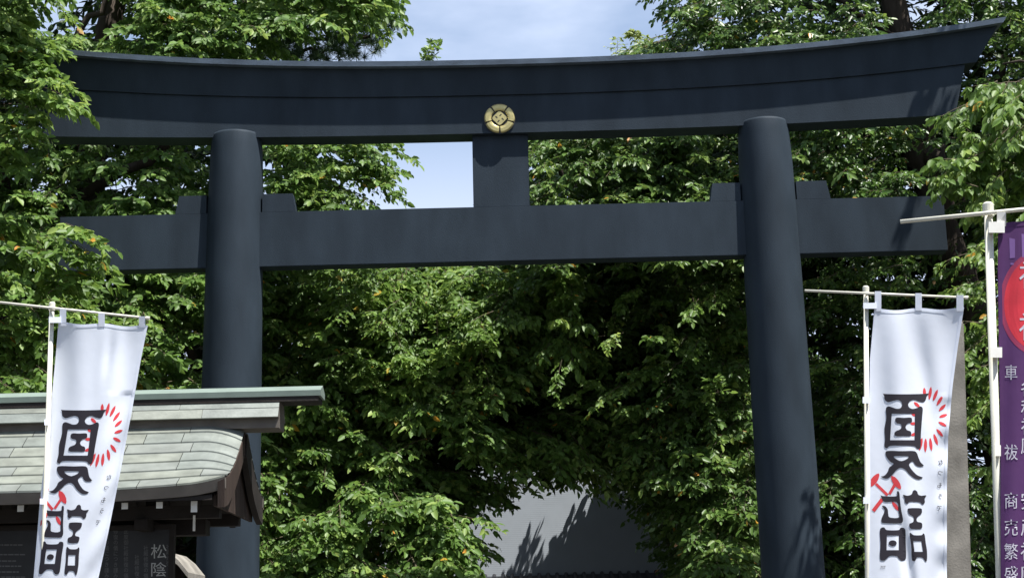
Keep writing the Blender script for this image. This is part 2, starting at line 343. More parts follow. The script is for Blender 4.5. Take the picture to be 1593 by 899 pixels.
def interp(pl, y):
    ys = [p[1] for p in pl]; xs = [p[0] for p in pl]
    return float(np.interp(y, ys, xs))
def banner(label, Y, LE, RE, ytop, ybot, pole, arm, tabs, ties, clothm, wr, prad, group, ypr=0):
    p0 = P(pole[0][0], pole[0][1], Y + .004 + prad * 1.5); p1 = P(pole[1][0], pole[1][1], Y + .004 + prad * 1.5)
    base = p1 + (p1 - p0) * (p1[2] / (p0[2] - p1[2]))
    root = thing('banner', label, 'banner', tuple(base), group)
    obj('pole', tubem([base, p1, p0], prad, seg=16), M_POLE, root, smooth=True)
    d = (p0 - p1) / np.linalg.norm(p0 - p1)
    obj('pole_cap', tubem([p0 - d * prad * 2.4, p0 + d * prad * .6, p0 + d * prad * 1.1], [prad * 1.35, prad * 1.35, prad * .9], seg=16), M_POLE, root)
    a0 = P(*arm[0], Y - .002); a1 = P(*arm[1], Y - .002)
    obj('crossarm', tubem([a0, a1], prad * .52, seg=10), M_POLE, root, smooth=True)
    obj('arm_tip', tubem([a1 - (a1 - a0) * .012, a1 + (a1 - a0) * .006], prad * .8, seg=10), M_POLE, root)
    nu, nv = 44, 110
    def cl(x, y, off=0.0):
        l, r = interp(LE, y), interp(RE, y); u = (x - l) / (r - l); v = (y - ytop(0.5)) / (ybot - ytop(0.5))
        return P(x, y, Y + wr(u, v) - off)
    clz = lambda x, y: cl(x, y)[1]
    vs = []; fs = []
    for j in range(nv + 1):
        for i in range(nu + 1):
            u = i / nu; yt = ytop(u); y = yt + (ybot - yt) * j / nv
            l, r = interp(LE, y), interp(RE, y); vs.append(cl(l + (r - l) * u, y))
    for j in range(nv):
        for i in range(nu):
            a = j * (nu + 1) + i; fs.append((a, a + 1, a + nu + 2, a + nu + 1))
    cloth = obj('cloth', (vs, fs), clothm, root, smooth=True)
    def strip(u0, u1, v0, v1, n):
        V = []; Fc = []
        for j in range(n + 1):
            for q in (0, 1):
                if u1 - u0 < .2: u = (u0, u1)[q]; v = v0 + (v1 - v0) * j / n
                else: u = u0 + (u1 - u0) * j / n; v = (v0, v1)[q]
                y = ytop(u) + (ybot - ytop(u)) * v; l, r = interp(LE, y), interp(RE, y); V.append(cl(l + (r - l) * u, y, .0018))
        for j in range(n): Fc.append((2 * j, 2 * j + 1, 2 * j + 3, 2 * j + 2))
        return V, Fc
    for q in ((.004, .034, .002, .99, 110), (.966, .996, .002, .99, 110), (.036, .964, .002, .012, 44)): obj('hem', strip(*q), clothm, cloth, smooth=True)
    for (x0, x1, y0, y1) in tabs:
        ar = lambda x: np.interp(x, [arm[0][0], arm[1][0]], [arm[0][1], arm[1][1]])
        q = []
        for yy in (y0, y1):
            for xx in (x0, x1): q.append((xx, yy))
        A = [P(x0, y0, Y - .014), P(x1, y0, Y - .014), P(x1, y1, clz(x1, y1) - .004), P(x0, y1, clz(x0, y1) - .004)]
        B = [P(x0, y0, Y + .012), P(x1, y0, Y + .012), P(x1, y1, clz(x1, y1) + .004), P(x0, y1, clz(x0, y1) + .004)]
        bm = bmesh.new(); prism_x(bm, [A, B]); obj('tab', bm, M_WCLOTH if clothm is M_WCLOTH else M_WHITE, root)
    for (x0, x1, y0, y1) in ties:
        A = [P(x0, y0, Y - .03), P(x1, y0, Y - .012), P(x1, y1, Y - .012), P(x0, y1, Y - .03)]
        B = [P(x0, y0, Y + .03 + prad), P(x1, y0, Y + .006), P(x1, y1, Y + .006), P(x0, y1, Y + .03 + prad)]
        bm = bmesh.new(); prism_x(bm, [A, B]); obj('tie', bm, M_WHITE if clothm is not M_WCLOTH else M_WCLOTH, root)
    return root, cloth, cl
def print_all(cloth, mp_):
    for l in REDL: obj('red_sun_ray', print_mesh([l], mp_(.0012)), M_RED, cloth)
    for l in ([REDH[0], REDH[2], REDH[5]], [REDH[1], REDH[3], REDH[4]]): obj('red_mallet', print_mesh(l, mp_(.0012 if l[0] is REDH[0] else .0016)), M_RED, cloth)
    for l in (BLACK[:3], BLACK[3:]): obj('black_character', print_mesh(l, mp_(.0026)), M_INK, cloth)
def text_each(name, items, mapf, m, par):
    for it in items: obj(name, text_mesh([it], mapf), m, par)
# right white banner
LE_R = [(1361, 470), (1353, 560), (1352, 611), (1351, 700), (1350, 800), (1351, 960)]
RE_R = [(1501, 470), (1490, 540), (1482, 600), (1475, 680), (1473, 760), (1473, 960)]
def wrR(u, v):
    e = 1 - math.exp(-max(0, v) * 9)
    return e * (.028 * math.sin(6.2 * u + 2.4) * math.exp(-v * 1.2) + .012 * math.sin(15 * (u - .35 * v) + 1) * math.exp(-v * 2.2)
            + .024 * math.exp(-((u - .45 - .9 * v) / .12) ** 2) * math.exp(-((v - .22) / .22) ** 2)
            + .022 * math.exp(-((u - .42 - .55 * (v - .72)) / .07) ** 2) * (1 / (1 + math.exp(-(v - .74) * 30)))
            + .010 * math.exp(-((u - .97) / .1) ** 2) * math.sin(46 * v + 5 * u) * (v > .3)
            + .02 * math.sin(3 * v + 2 * u))
yrR = lambda u: 480 - 2 * u + 3 * math.sin(u * PI * 2) ** 2
rootR, clothR, clR = banner('white cloth banner with black and red print, standing between right gate pillar and purple banner', -6.2, LE_R, RE_R, yrR, 935,
    ((1347, 449), (1349.5, 899)), ((1252, 452), (1504, 463)),
    [(1361, 1371, 453, 484), (1424, 1434, 456, 483), (1488, 1499, 459, 484)], [(1343, 1364, 471, 480), (1342, 1354, 617, 627), (1343, 1353, 773, 783)],
    M_WCLOTH, wrR, .0155, 'white banners with black print')
mR = lambda o: (lambda x, y: clR(x, y, o))
print_all(clothR, mR)
HIRA = [('な', cA([(738, 710)])[0]), ('つ', cA([(735, 812)])[0]), ('も', cB([(730, 85)])[0]), ('う', cB([(738, 190)])[0]), ('で', cB([(725, 300)])[0])]
text_each('small_character', [(c, p[0], p[1], 10, True, .9) for c, p in HIRA] + [('TM', 1340 + 205 / 6, 740 + 850 / 6, 6, True, 1)], mR(.003), M_INK, clothR)
# left white banner
LE_L = [(92, 490), (86, 560), (80, 620), (71, 700), (62, 780), (52, 899), (48, 960)]
RE_L = [(233, 490), (219, 560), (205, 640), (186, 740), (168, 830), (153, 899), (141, 960)]
def wrL(u, v):
    return (1 - math.exp(-max(0, v) * 9)) * (.024 * math.sin(7.5 * u + .6) * math.exp(-v * 1.5) + .012 * math.sin(17 * (u - .25 * v) + .4) * math.exp(-v * 3)
            + .03 * math.exp(-((u - .62) / .06) ** 2) * math.exp(-((v - .08) / .1) ** 2)
            + .05 * max(0, .28 - u) ** 2 * 12 + .008 * math.sin(30 * v + 14 * u) * math.exp(-((u - .9) / .18) ** 2) * (v > .25)
            + .018 * math.sin(3.4 * v + 1.5 * u + 1))
yrL = lambda u: 500 + 6 * u + 3 * math.sin(u * PI * 2) ** 2
rootL, clothL, clL = banner('white cloth banner with black and red print, leaning in front of the copper-roofed notice shelter', -5.5, LE_L, RE_L, yrL, 940,
    ((81, 474), (66, 899)), ((-60, 464), (231, 495)),
    [(93, 103, 480, 507), (153, 163, 487, 508), (216, 226, 492, 509)], [(76, 95, 493, 502), (69, 76, 652, 661), (62, 70, 775, 784)],
    M_WCLOTH, wrL, .0165, 'white banners with black print')
def toL(o):
    def f(x, y):
        l, r = interp(LE_R, y), interp(RE_R, y); u = (x - l) / (r - l)
        yy = 636 + (y - 611) * .985 + 0
        sh = .035 + .055 * min(1, max(0, (y - 680) / 160)); u2 = u - sh
        if u2 < .12: u2 = .12 - (.12 - u2) * .75
        l, r = interp(LE_L, yy), interp(RE_L, yy); return clL(l + (r - l) * u2, yy, o)
    return f
print_all(clothL, toL)
text_each('small_character', [(c, p[0], p[1], 10, True, .9) for c, p in HIRA], toL(.003), M_INK, clothL)
# purple banner
LE_P = [(1553, 330), (1552, 420), (1554, 560), (1556, 700), (1557, 960)]; RE_P = [(1748, 330), (1745, 560), (1742, 700), (1740, 960)]
wrP = lambda u, v: .012 * math.sin(9 * u + 4 * v) + .006 * math.sin(25 * u + 3 * v) + .010 * math.sin(5 * v)
rootP, clothP, clP = banner('purple cloth banner with white characters and a red disc at the right edge', -8.5, LE_P, RE_P, lambda u: 347 - 14 * u, 950,
    ((1537, 322), (1556, 899)), ((1401, 345), (1772, 308)),
    [(1551, 1565, 330, 352), (1640, 1654, 322, 344), (1730, 1744, 313, 336)], [(1538, 1563, 345, 362), (1541, 1559, 540, 556), (1548, 1557, 692, 709)],
    M_PCLOTH, wrP, .0205, None)
mP = lambda o: (lambda x, y: clP(x, y, o))
M_BLEED = mat('red_purple_bleed', (.27, .03, .085), .7, .3)
obj('red_disc_edge', print_mesh([[[(1618 + 63 * math.cos(a), 472 + 82 * math.sin(a)) for a in np.linspace(0, 2 * PI, 48, False)], [(1618 + 55.5 * math.cos(a), 472 + 73.5 * math.sin(a)) for a in np.linspace(0, 2 * PI, 48, False)]]], mP(.0009)), M_BLEED, clothP)
obj('red_disc', print_mesh([[[(1618 + 56 * math.cos(a), 472 + 74 * math.sin(a)) for a in np.linspace(0, 2 * PI, 48, False)]]], mP(.0012)), M_REDDOT, clothP)
for l in ([(1570, 370), (1579, 372), (1579, 401), (1571, 402)], [(1589, 364), (1598, 364), (1597, 400), (1590, 400)], [(1572, 409), (1577, 409), (1577, 412), (1572, 412)], [(1609, 362), (1618, 362), (1617, 400), (1610, 400)]): obj('lavender_stroke', print_mesh([[l]], mP(.0012)), M_LAV, clothP)
text_each('white_character', [('祈', 1606, 428, 46, False, .95), ('祷', 1606, 508, 46, False, .95)] +
    [(c, 1573, y, s, False, .85) for c, y, s in (('車', 579, 25), ('祓', 703, 26), ('商', 778, 27), ('売', 820, 27), ('繁', 857, 27), ('盛', 892, 27))] +
    [(c, 1601, y, s, False, .95) for c, y, s in (('各', 603, 28), ('種', 634, 28), ('祈', 663, 28), ('願', 694, 28), ('安', 778, 30), ('産', 819, 30), ('祈', 857, 30), ('願', 894, 30))], mP(.0025), M_PRINTW, clothP)

# ------------------------------------------------------------------ stone pillar
sp = thing('stone_pillar', 'weathered grey square stone post behind the right white banner', 'stone post', tuple(P(1480, 1330, -4.0)[:2]) + (0,))
a, b = P(1446, 497, -4.0), P(1499, 495, -4.0); wd = b[0] - a[0]
def foot(t, q): return t + (q - t) * (t[2] / (t[2] - q[2]))
fa, fb = foot(a, P(1459, 899, -4.0)), foot(b, P(1511.5, 899, -4.0)); dpt = np.array([0, wd * .9, 0]); dz = np.array([0, 0, .04])
bm = bmesh.new(); prism_x(bm, [[fa, fb, fb + dpt, fa + dpt], [a - dz, b - dz, b + dpt - dz, a + dpt - dz], [a + (.03, .03, 0), b + (-.03, .03, 0), b + dpt + (-.03, -.03, 0), a + dpt + (.03, -.03, 0)]])
bmesh.ops.bevel(bm, geom=[e for e in bm.edges if e.calc_length() > 2], offset=.012, segments=2, affect='EDGES')
obj('shaft', bm, M_STONE, sp); obj('foot', boxm(fa[0] - .15, fb[0] + .15, -4.15, -4 + wd + .12, 0, .25, bev=.02), M_STONE, sp)

# ------------------------------------------------------------------ notice shelter
XR = -2.19; XL = -6.3; YR = -3.5; HD = .9
sh = thing('notice_shelter', 'roofed wooden notice board with pale weathered copper sheet roof, at lower left', 'notice shelter', ((XR + XL) / 2, YR, 0))
roof = obj('roof_deck', (lambda: (lambda bm: (prism_x(bm, [[(x, YR - HD + .03, 2.735), (x, YR - .12, 3.30), (x, YR + .12, 3.30), (x, YR + HD - .03, 2.735), (x, YR + HD - .03, 2.70), (x, YR, 3.15), (x, YR - HD + .03, 2.70)] for x in (XL + .06, XR - .10)]), bm)[1])(bmesh.new()))(), M_DBROWN, sh)
def rz(t):   # roof profile, t 0 ridge .. 1 eave, slightly concave
    return 3.40 - .615 * (1.22 * t - .22 * t * t)
def ry(t): return .08 + (HD - .08) * t
def rend(x, t):
    s = max(0, (x - (XR - .30)) / .30); s = max(s, max(0, ((XL + .30) - x) / .30))
    d = np.interp(t, [0, .5, .8, 1], [-.085, -.075, -.03, .035]); return d * s ** 2 + .05 * t * max(0, (x - (XR - 1.2)) / 1.2) ** 2
NC = 7; tv = np.linspace(0, 1, NC + 1)
cm = [M_COPPER, M_COPPER2, M_COPPER3]
for side in (-1, 1):
    for c in range(NC):
        t0, t1 = tv[c], tv[c + 1]; x = XR; first = True
        while x > XL + .01:
            w_ = random.choice((.30, .52, .60, .66)) * (.7 if first else 1); first = False
            x2 = max(XL, x - w_); nsg = 8; vs = []; fs = []
            if x2 - XL < .2: x2 = XL
            for i in range(nsg + 1):
                xx = x - .0025 + (x2 - x + .005) * i / nsg
                for (t, lift) in ((t0 + .004, .004), (t1, .014), (t1, -.001)):
                    vs.append((xx, YR + side * (ry(t) + (0.0)), rz(t) + rend(xx, t) + lift))
            for i in range(nsg):
                b_ = i * 3; fs += [(b_, b_ + 1, b_ + 4, b_ + 3), (b_ + 1, b_ + 2, b_ + 5, b_ + 4)]
            if side == 1: fs = [f[::-1] for f in fs]
            obj('roof_sheet', (vs, fs), random.choice(cm), roof); x = x2
    # eave fascia
    secs = []
    for i in range(41):
        xx = XR - (XR - XL) * i / 40; z = rz(1) + rend(xx, 1); y0 = YR + side * (HD + .002); y1 = YR + side * (HD - .05)
        secs.append([(xx, y0, z - .004), (xx, y0 - side * .02, z - .085), (xx, y1, z - .085), (xx, y1, z - .012)])
    bm = bmesh.new(); prism_x(bm, secs); obj('eave_fascia', bm, M_FASCIA, sh)
    # bargeboards, both gables
    for xg, sg in ((XR, 1), (XL, -1)):
        secs = []
        for i in range(17):
            t = i / 16; y = YR + side * (ry(t) - .03 * (1 - t)); z = rz(t) + rend(xg, t) - .008; h = .17 + .05 * t
            secs.append([(xg - sg * .004, y, z), (xg - sg * .055, y, z), (xg - sg * .055, y - side * .02, z - h), (xg - sg * .004, y - side * .02, z - h)])
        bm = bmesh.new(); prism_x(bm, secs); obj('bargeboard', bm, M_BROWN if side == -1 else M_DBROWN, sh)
for xg in (XR - .09, XL + .09):
    for k in range(8):
        y0 = YR - .80 + k * .2; y1 = y0 + .194
        zz = lambda y: rz(min(1, max(0, (abs(y - YR) - .08) / (HD - .08)))) - .10
        bm = bmesh.new(); prism_x(bm, [[(xx, y0, 2.66), (xx, y1, 2.66), (xx, y1, max(2.68, zz(y1))), (xx, y0, max(2.68, zz(y0)))] for xx in (xg - .012, xg + .012)]); obj('gable_board', bm, M_BROWN, sh)
# ridge box clad in sheets + cap board
bm = bmesh.new(); prism_x(bm, [[(x, YR - .14, 3.335), (x, YR - .14, 3.415), (x, YR - .19, 3.42), (x, YR - .115, 3.548), (x, YR + .115, 3.548), (x, YR + .19, 3.42), (x, YR + .14, 3.415), (x, YR + .14, 3.335)] for x in (XL - .28, XR + .284)])
rb = obj('ridge_box', bm, M_FASCIA, sh)
for side in (-1, 1):
    for (z0, z1, wd_, ya, yb) in ((3.418, 3.498, .62, .145, .196), (3.499, 3.546, .78, .117, .149)):
        x = XR + .286
        while x > XL - .27:
            x2 = max(XL - .28, x - wd_ * random.uniform(.75, 1.1))
            bm = bmesh.new(); q = [(x - .002, YR + side * (ya + .004), z1), (x2 + .002, YR + side * (ya + .004), z1), (x2 + .002, YR + side * (yb + .004), z0), (x - .002, YR + side * (yb + .004), z0)]
            q2 = [(a_, b_ - side * .008, c_ - .006) for a_, b_, c_ in q]; prism_x(bm, [q, q2]); obj('ridge_sheet', bm, random.choice(cm), rb); x = x2
bm = bmesh.new()
prism_x(bm, [[(x, YR - .135, 3.59), (x, YR - .14, 3.635), (x, YR, 3.69), (x, YR + .14, 3.635), (x, YR + .135, 3.59)] for x in (XL - .62, XR + .62)])
obj('ridge_cap', bm, M_CAPGREEN, sh)
obj('ridge_cap_underboard', boxm(XL - .60, XR + .60, YR - .128, YR + .128, 3.549, 3.588), M_DBROWN, sh)
# rafters with white ends, purlin, posts, beams
bm0 = None
for k in range(15):
    x = P(303, 787, YR - HD + .12)[0] - .262 * k
    if x < XL + .1: break
    for side in (-1, 1):
        bm = bmesh.new(); hh = .085 if k == 0 else .05
        y0, y1 = YR + side * (HD - .10), YR + side * .1
        prism_x(bm, [[(x - .024, y0, 2.70), (x + .024, y0, 2.70), (x + .024, y0, 2.70 - hh), (x - .024, y0, 2.70 - hh)], [(x - .024, y1, 3.10), (x + .024, y1, 3.10), (x + .024, y1, 3.05), (x - .024, y1, 3.05)]])
        rf = obj('rafter', bm, M_DBROWN, sh)
        if side == -1: obj('rafter_end', boxm(x - .024, x + .024, y0 - .006, y0 - .001, 2.702 - hh, 2.70), M_WHITE, rf)
for y in (YR - .42, YR + .42): obj('purlin', boxm(XL + .1, XR - .12, y - .05, y + .05, 2.60, 2.70), M_DBROWN, sh)
for x in (XR - .72, (XR + XL) / 2, XL + .72):
    obj('post', boxm(x - .07, x + .07, YR - .07, YR + .07, 0, 3.0, bev=.006), M_DBROWN, sh)
    obj('bracket_arm', boxm(x - .05, x + .05, YR - .5, YR + .5, 2.52, 2.60), M_DBROWN, sh)
obj('head_beam', boxm(XL + .3, XR - .3, YR - .09, YR + .09, 2.50, 2.62), M_DBROWN, sh)
obj('lower_beam', boxm(XL + .3, XR - .3, YR - .06, YR + .06, .6, .72), M_DBROWN, sh)
obj('downpipe_stub', boxm(P(302, 795, -4)[0] - .008, P(302, 795, -4)[0] + .008, -4.0, -3.98, 2.50, 2.62), M_WHITE, sh)
def nboard(px0, px1, pyt, Y):
    a, b = P(px0, pyt, Y), P(px1, pyt, Y); zt_ = b[2]
    bo = obj('notice_board', boxm(a[0], b[0], Y, Y + .04, .85, zt_), M_BOARD, sh)
    for q in ((a[0] - .03, a[0] + .01, .82, zt_ + .03), (b[0] - .01, b[0] + .03, .82, zt_ + .03)): obj('board_frame', boxm(q[0], q[1], Y - .02, Y + .05, q[2], q[3]), M_DBROWN, bo)
    obj('board_frame', boxm(a[0] + .011, b[0] - .011, Y - .018, Y + .048, zt_ - .01, zt_ + .03), M_DBROWN, bo)
    return bo
bR = nboard(122, 266, 821, -3.75); bL = nboard(-180, 104, 821, -3.75)
f_ = lambda x, y: P(x, y, -3.753)
JP = '此度御社殿修復の儀につき謹みて申上候也境内参拝の皆様へ'
items = []
for (x, y0, y1) in ((166, 826, 899), (180, 826, 899), (196, 826, 899), (213, 866, 899), (227, 852, 899), (262, 850, 868)):
    y = y0; k = int(x) % 7
    while y < y1 + 12: items.append((JP[k % len(JP)], x, y, 8.5, False, .9)); y += 8.6; k += 1
o = obj('faint_text', text_mesh(items, f_), M_CHALK2, bR); o['kind'] = 'stuff'
text_each('pale_character', [('松', 247, 857, 24, False, 1.1), ('陰', 247, 885, 24, False, 1.1), ('神', 247, 913, 24, False, 1.1), ('社', 247, 941, 24, False, 1.1)], f_, M_CHALK, bR)
bm = bmesh.new()
for y, x1 in ((846, 31), (861, 36), (871, 24), (879, 34), (888, 30), (896, 34)):
    x = -150
    while x < x1:
        w_ = random.uniform(3, 9); q = [f_(x, y), f_(x + w_, y), f_(x + w_, y + 2.0), f_(x, y + 2.0)]; bm.faces.new([bm.verts.new(p) for p in q]); x += w_ + 1.2
o = obj('faint_text', bm, M_CHALK2, bL); o['kind'] = 'stuff'

# small low roof beyond the shelter
sr = thing('small_roofed_sign', 'small low pale roof glimpsed just right of the dark notice board', 'roofed sign', (-3.5, -.9, 0))
q0 = P(262, 858, -1.3); q1 = P(306, 893, -1.3)
bm = bmesh.new(); zr = q0[2]; xr = q0[0]; dx_, dz_ = (q1[0] - q0[0]) * .7, q0[2] - q1[2]
prof = [(-dx_ * 1.0, -dz_ * 1.0), (-dx_ * .5, -dz_ * .42), (0, 0), (dx_ * .5, -dz_ * .36), (dx_, -dz_ * .9)]
for y0, y1 in ((-1.3, -.5),):
    prism_x(bm, [[(xr + x, y, zr + z) for x, z in prof] + [(xr + x, y, zr + z - .05) for x, z in prof[::-1]] for y in (y0, y1)])
obj('roof', bm, M_STONE, sr); obj('post', boxm(xr - .06, xr + .06, -1.0, -.86, 0, zr - .1), M_DBROWN, sr); obj('panel', boxm(xr - .24, xr + .24, -.95, -.91, .8, zr - .32), M_BOARD, sr)

# ------------------------------------------------------------------ hall behind
YW = 12.0
hx0 = P(560, 890, YW)[0]; hx1 = P(1220, 890, YW)[0]; zb = P(900, 893, YW)[2]
hall = thing('hall', 'pale grey ribbed wall of a hall glimpsed through the gap in the trees', 'building', ((hx0 + hx1) / 2, YW + 3, 0))
obj('wall', boxm(hx0, hx1, YW, YW + 6, zb, zb + 4.4), M_SIDING, hall)
obj('lower_wall', boxm(hx0, hx1, YW + .01, YW + 5.9, 0, zb - .002), M_DBROWN, hall)
bm = bmesh.new(); prism_x(bm, [[(x, YW - 1.0, zb - .28), (x, YW - .02, zb + .0), (x, YW - .02, zb - .12), (x, YW - 1.0, zb - .36)] for x in (hx0 - .2, hx1 + .2)])
pr = obj('pent_roof', bm, M_TILE, hall)
bm = bmesh.new(); x = hx0
while x < hx1:
    tube(bm, [(x, YW - 1.04, zb - .27), (x, YW - .04, zb + .015)], .035, seg=8); x += .16
o = obj('round_tiles', bm, M_TILE, pr); o['kind'] = 'stuff'
bm = bmesh.new(); prism_x(bm, [[(x, YW - .05, zb + 4.402), (x, YW + 3, zb + 5.6), (x, YW + 6.05, zb + 4.402)] for x in (hx0 - .4, hx1 + .4)]); obj('roof', bm, M_TILE, hall)

# ------------------------------------------------------------------ vegetation
LV = np.array([(0, 0, 0), (.28, .19, .05), (.68, .155, .03), (1, 0, -.09), (.68, -.155, .03), (.28, -.19, .05)])
LFACE = np.array([(0, 5, 4, 3), (0, 3, 2, 1)])
def norm(a): return a / np.maximum(1e-9, np.linalg.norm(a, axis=-1, keepdims=True))
def quads_mesh(name, V, Fq, m, parent, tint=None, kind='stuff', nside=4):
    me = bpy.data.meshes.new(name); me.vertices.add(len(V)); me.vertices.foreach_set('co', V.astype(np.float32).ravel())
    nf = len(Fq); me.loops.add(nf * nside); me.loops.foreach_set('vertex_index', Fq.astype(np.int32).ravel())
    me.polygons.add(nf); me.polygons.foreach_set('loop_start', np.arange(0, nf * nside, nside, dtype=np.int32))
    me.update(calc_edges=True)
    if tint is not None:
        a = me.attributes.new('tint', 'FLOAT', 'POINT'); a.data.foreach_set('value', tint.astype(np.float32))
    me.materials.append(m); o = bpy.data.objects.new(name, me); COL.objects.link(o)
    if parent: o.parent = parent; o.matrix_parent_inverse = parent_inv(parent)
    if kind: o['kind'] = kind
    return o
def tri_tubes(A, B, ra, rb):
    """three sided tapering sticks from A to B"""
    d = norm(B - A); s = norm(np.cross(d, np.array([.3, .2, 1.]))); t = np.cross(d, s); V = []
    for (Pt, r) in ((A, ra), (B, rb)):
        for k in range(3): V.append(Pt + (s * math.cos(2.094 * k) + t * math.sin(2.094 * k)) * np.asarray(r)[:, None])
    V = np.stack(V, 1); n = len(A); base = (np.arange(n) * 6)[:, None, None]
    f = np.array([(0, 1, 4, 3), (1, 2, 5, 4), (2, 0, 3, 5)])[None]
    return V.reshape(-1, 3), (base + f).reshape(-1, 4)
def boughs(O, D, Lb, leaf, k=9, m=6, spread=.9, droop=.2, sag=.18, yel=.004, jitter=.5, wid=1.0, twl=.42):
    n = len(O); Lb = np.asarray(Lb) if np.ndim(Lb) else np.full(n, Lb)
    z = np.array([0, 0, 1.]); s = np.linspace(.12, 1, k)[None, :] + rng.normal(0, .03, (n, k))
    tb = rng.uniform(0.05, .7, n)
    ax = lambda ss: O[:, None, :] + D[:, None, :] * (Lb[:, None] * ss)[..., None] - z * (sag * Lb[:, None] * ss ** 2)[..., None]
    tp = ax(s)
    side = norm(np.cross(D, z))[:, None, :]; sg = np.where(np.arange(k) % 2 == 0, 1, -1)[None, :, None]
    td = norm(D[:, None, :] * .75 + side * sg * spread * rng.uniform(.5, 1.2, (n, k, 1)) + rng.normal(0, .2, (n, k, 3)) - z * droop * rng.uniform(.3, 1.2, (n, k, 1)))
    Lt = twl * Lb[:, None] * (1.15 - .6 * s) * rng.uniform(.6, 1.25, (n, k))
    u = np.linspace(.15, 1, m)[None, None, :] + rng.normal(0, .04, (n, k, m))
    lp = tp[:, :, None, :] + td[:, :, None, :] * (Lt[..., None] * u)[..., None] - z * (.22 * Lt[..., None] * u ** 2)[..., None]
    tsd = norm(np.cross(td, z))[:, :, None, :]
    a2 = np.where(np.arange(m) % 2 == 0, 1, -1)[None, None, :, None]
    last = (np.arange(m) == m - 1)[None, None, :, None]
    ld = norm(td[:, :, None, :] * .65 + tsd * a2 * np.where(last, .15, .75) * rng.uniform(.6, 1.2, (n, k, m, 1)) + rng.normal(0, .22, (n, k, m, 3)) - z * (droop * .8 + rng.uniform(-.15, .4, (n, k, m, 1))))
    nn = norm(z * .45 + np.array(SUN) * .4 + np.array([0, -.42, 0]) + D[:, None, None, :] * .25 + rng.normal(0, jitter * .85, (n, k, m, 3))); w = norm(nn - (nn * ld).sum(-1, keepdims=True) * ld); v = np.cross(w, ld)
    sz = leaf * rng.uniform(.5, 1.25, (n, k, m, 1)) * rng.uniform(.8, 1.15, (n, 1, 1, 1)); ti = np.clip(tb[:, None, None] * .62 + rng.uniform(-.05, .5, (n, k, m)), 0, .92)
    ti = np.where(rng.random((n, k, m)) < yel, rng.uniform(.95, 1, (n, k, m)), ti)
    fr = (lp.reshape(-1, 3), ld.reshape(-1, 3), v.reshape(-1, 3) * wid, w.reshape(-1, 3), sz.reshape(-1, 1), ti.ravel())
    # twigs
    A = [ax(np.full((n, 1), q)).reshape(-1, 3) for q in (0, .35, .7, 1.)]
    r0 = .006 * Lb / .7
    segs = [(A[0], A[1], r0 * 1.3, r0), (A[1], A[2], r0, r0 * .7), (A[2], A[3], r0 * .7, r0 * .35)]
    te = tp + td * Lt[..., None] - z * (.22 * Lt)[..., None]
    segs.append((tp.reshape(-1, 3), te.reshape(-1, 3), np.repeat(r0 * .45, k), np.repeat(r0 * .2, k)))
    return fr, segs
def leaf_mesh(frs, m, parent, name='foliage'):
    p, d, v, w, s, t = [np.concatenate([f[i] for f in frs]) for i in range(6)]
    V = p[:, None, :] + (d[:, None, :] * LV[None, :, 0:1] + v[:, None, :] * LV[None, :, 1:2] + w[:, None, :] * LV[None, :, 2:3]) * s[:, :, None]
    n = len(p); Fq = (np.arange(n) * 6)[:, None, None] + LFACE[None]
    return quads_mesh(name, V.reshape(-1, 3), Fq.reshape(-1, 4), m, parent, np.repeat(t, 6))
def twig_mesh(segs, parent):
    Vs = []; Fs = []; b = 0
    for A, B, ra, rb in segs:
        V, Fq = tri_tubes(A, B, ra, rb); Vs.append(V); Fs.append(Fq + b); b += len(V)
    return quads_mesh('twigs', np.concatenate(Vs), np.concatenate(Fs), M_TWIG, parent)
def inpoly(x, y, poly):
    c = np.zeros(len(x), bool); j = len(poly) - 1
    for i in range(len(poly)):
        xi, yi = poly[i]; xj, yj = poly[j]
        c ^= ((yi > y) != (yj > y)) & (x < (xj - xi) * (y - yi) / (yj - yi + 1e-9) + xi); j = i
    return c
def sample(poly, Y0, Y1, n, clump=.9, thr=-.05, holes=(), front=0.0, tilt=0.0):
    """bough roots inside the volume that spans the outline between two depths, gathered in clumps"""
    xs = [p[0] for p in poly]; ys = [p[1] for p in poly]; out = []
    tries = 0
    while len(out) < n and tries < 60:
        tries += 1
        x = rng.uniform(min(xs), max(xs), n * 2); y = rng.uniform(min(ys), max(ys), n * 2); ok = inpoly(x, y, poly)
        for h in holes: ok &= ~inpoly(x, y, h)
        x, y = x[ok], y[ok]; Y = Y0 + (Y1 - Y0) * rng.random(len(x)) ** (1 + front) - tilt * (y - (min(ys) + max(ys)) / 2) / 500
        for a, b, c in zip(x, y, Y):
            p = P(a, b, c)
            if p[2] < .4: continue
            if noise.noise(Vector(p) / clump + Vector((3.1, Y0, 0))) > thr or rng.random() < .12: out.append(p)
            if len(out) >= n: break
    return np.array(out)
def dirs(O, centre, drop=(.0, .45), cambias=.35, rnd=.5):
    h = O[:, :2] - np.array(centre)[None, :2]; h = h / np.maximum(.3, np.linalg.norm(h, axis=1, keepdims=True))
    h = h + rng.normal(0, rnd, h.shape); h[:, 1] -= cambias
    d = np.concatenate([norm(h), -rng.uniform(*drop, (len(O), 1))], 1); return norm(d)
def limb(pts, r0, r1, wob=.05, n=5, seg=8):
    """bent tapering limb through world points"""
    pts = [np.array(p, float) for p in pts]; out = []
    for a, b in zip(pts[:-1], pts[1:]):
        for i in range(n): out.append(a + (b - a) * i / n + rng.normal(0, wob, 3) * (1 if i else .3))
    out.append(pts[-1]); N = len(out)
    bm = bmesh.new(); tube(bm, out, [r0 + (r1 - r0) * i / (N - 1) for i in range(N)], seg=seg)
    return bm
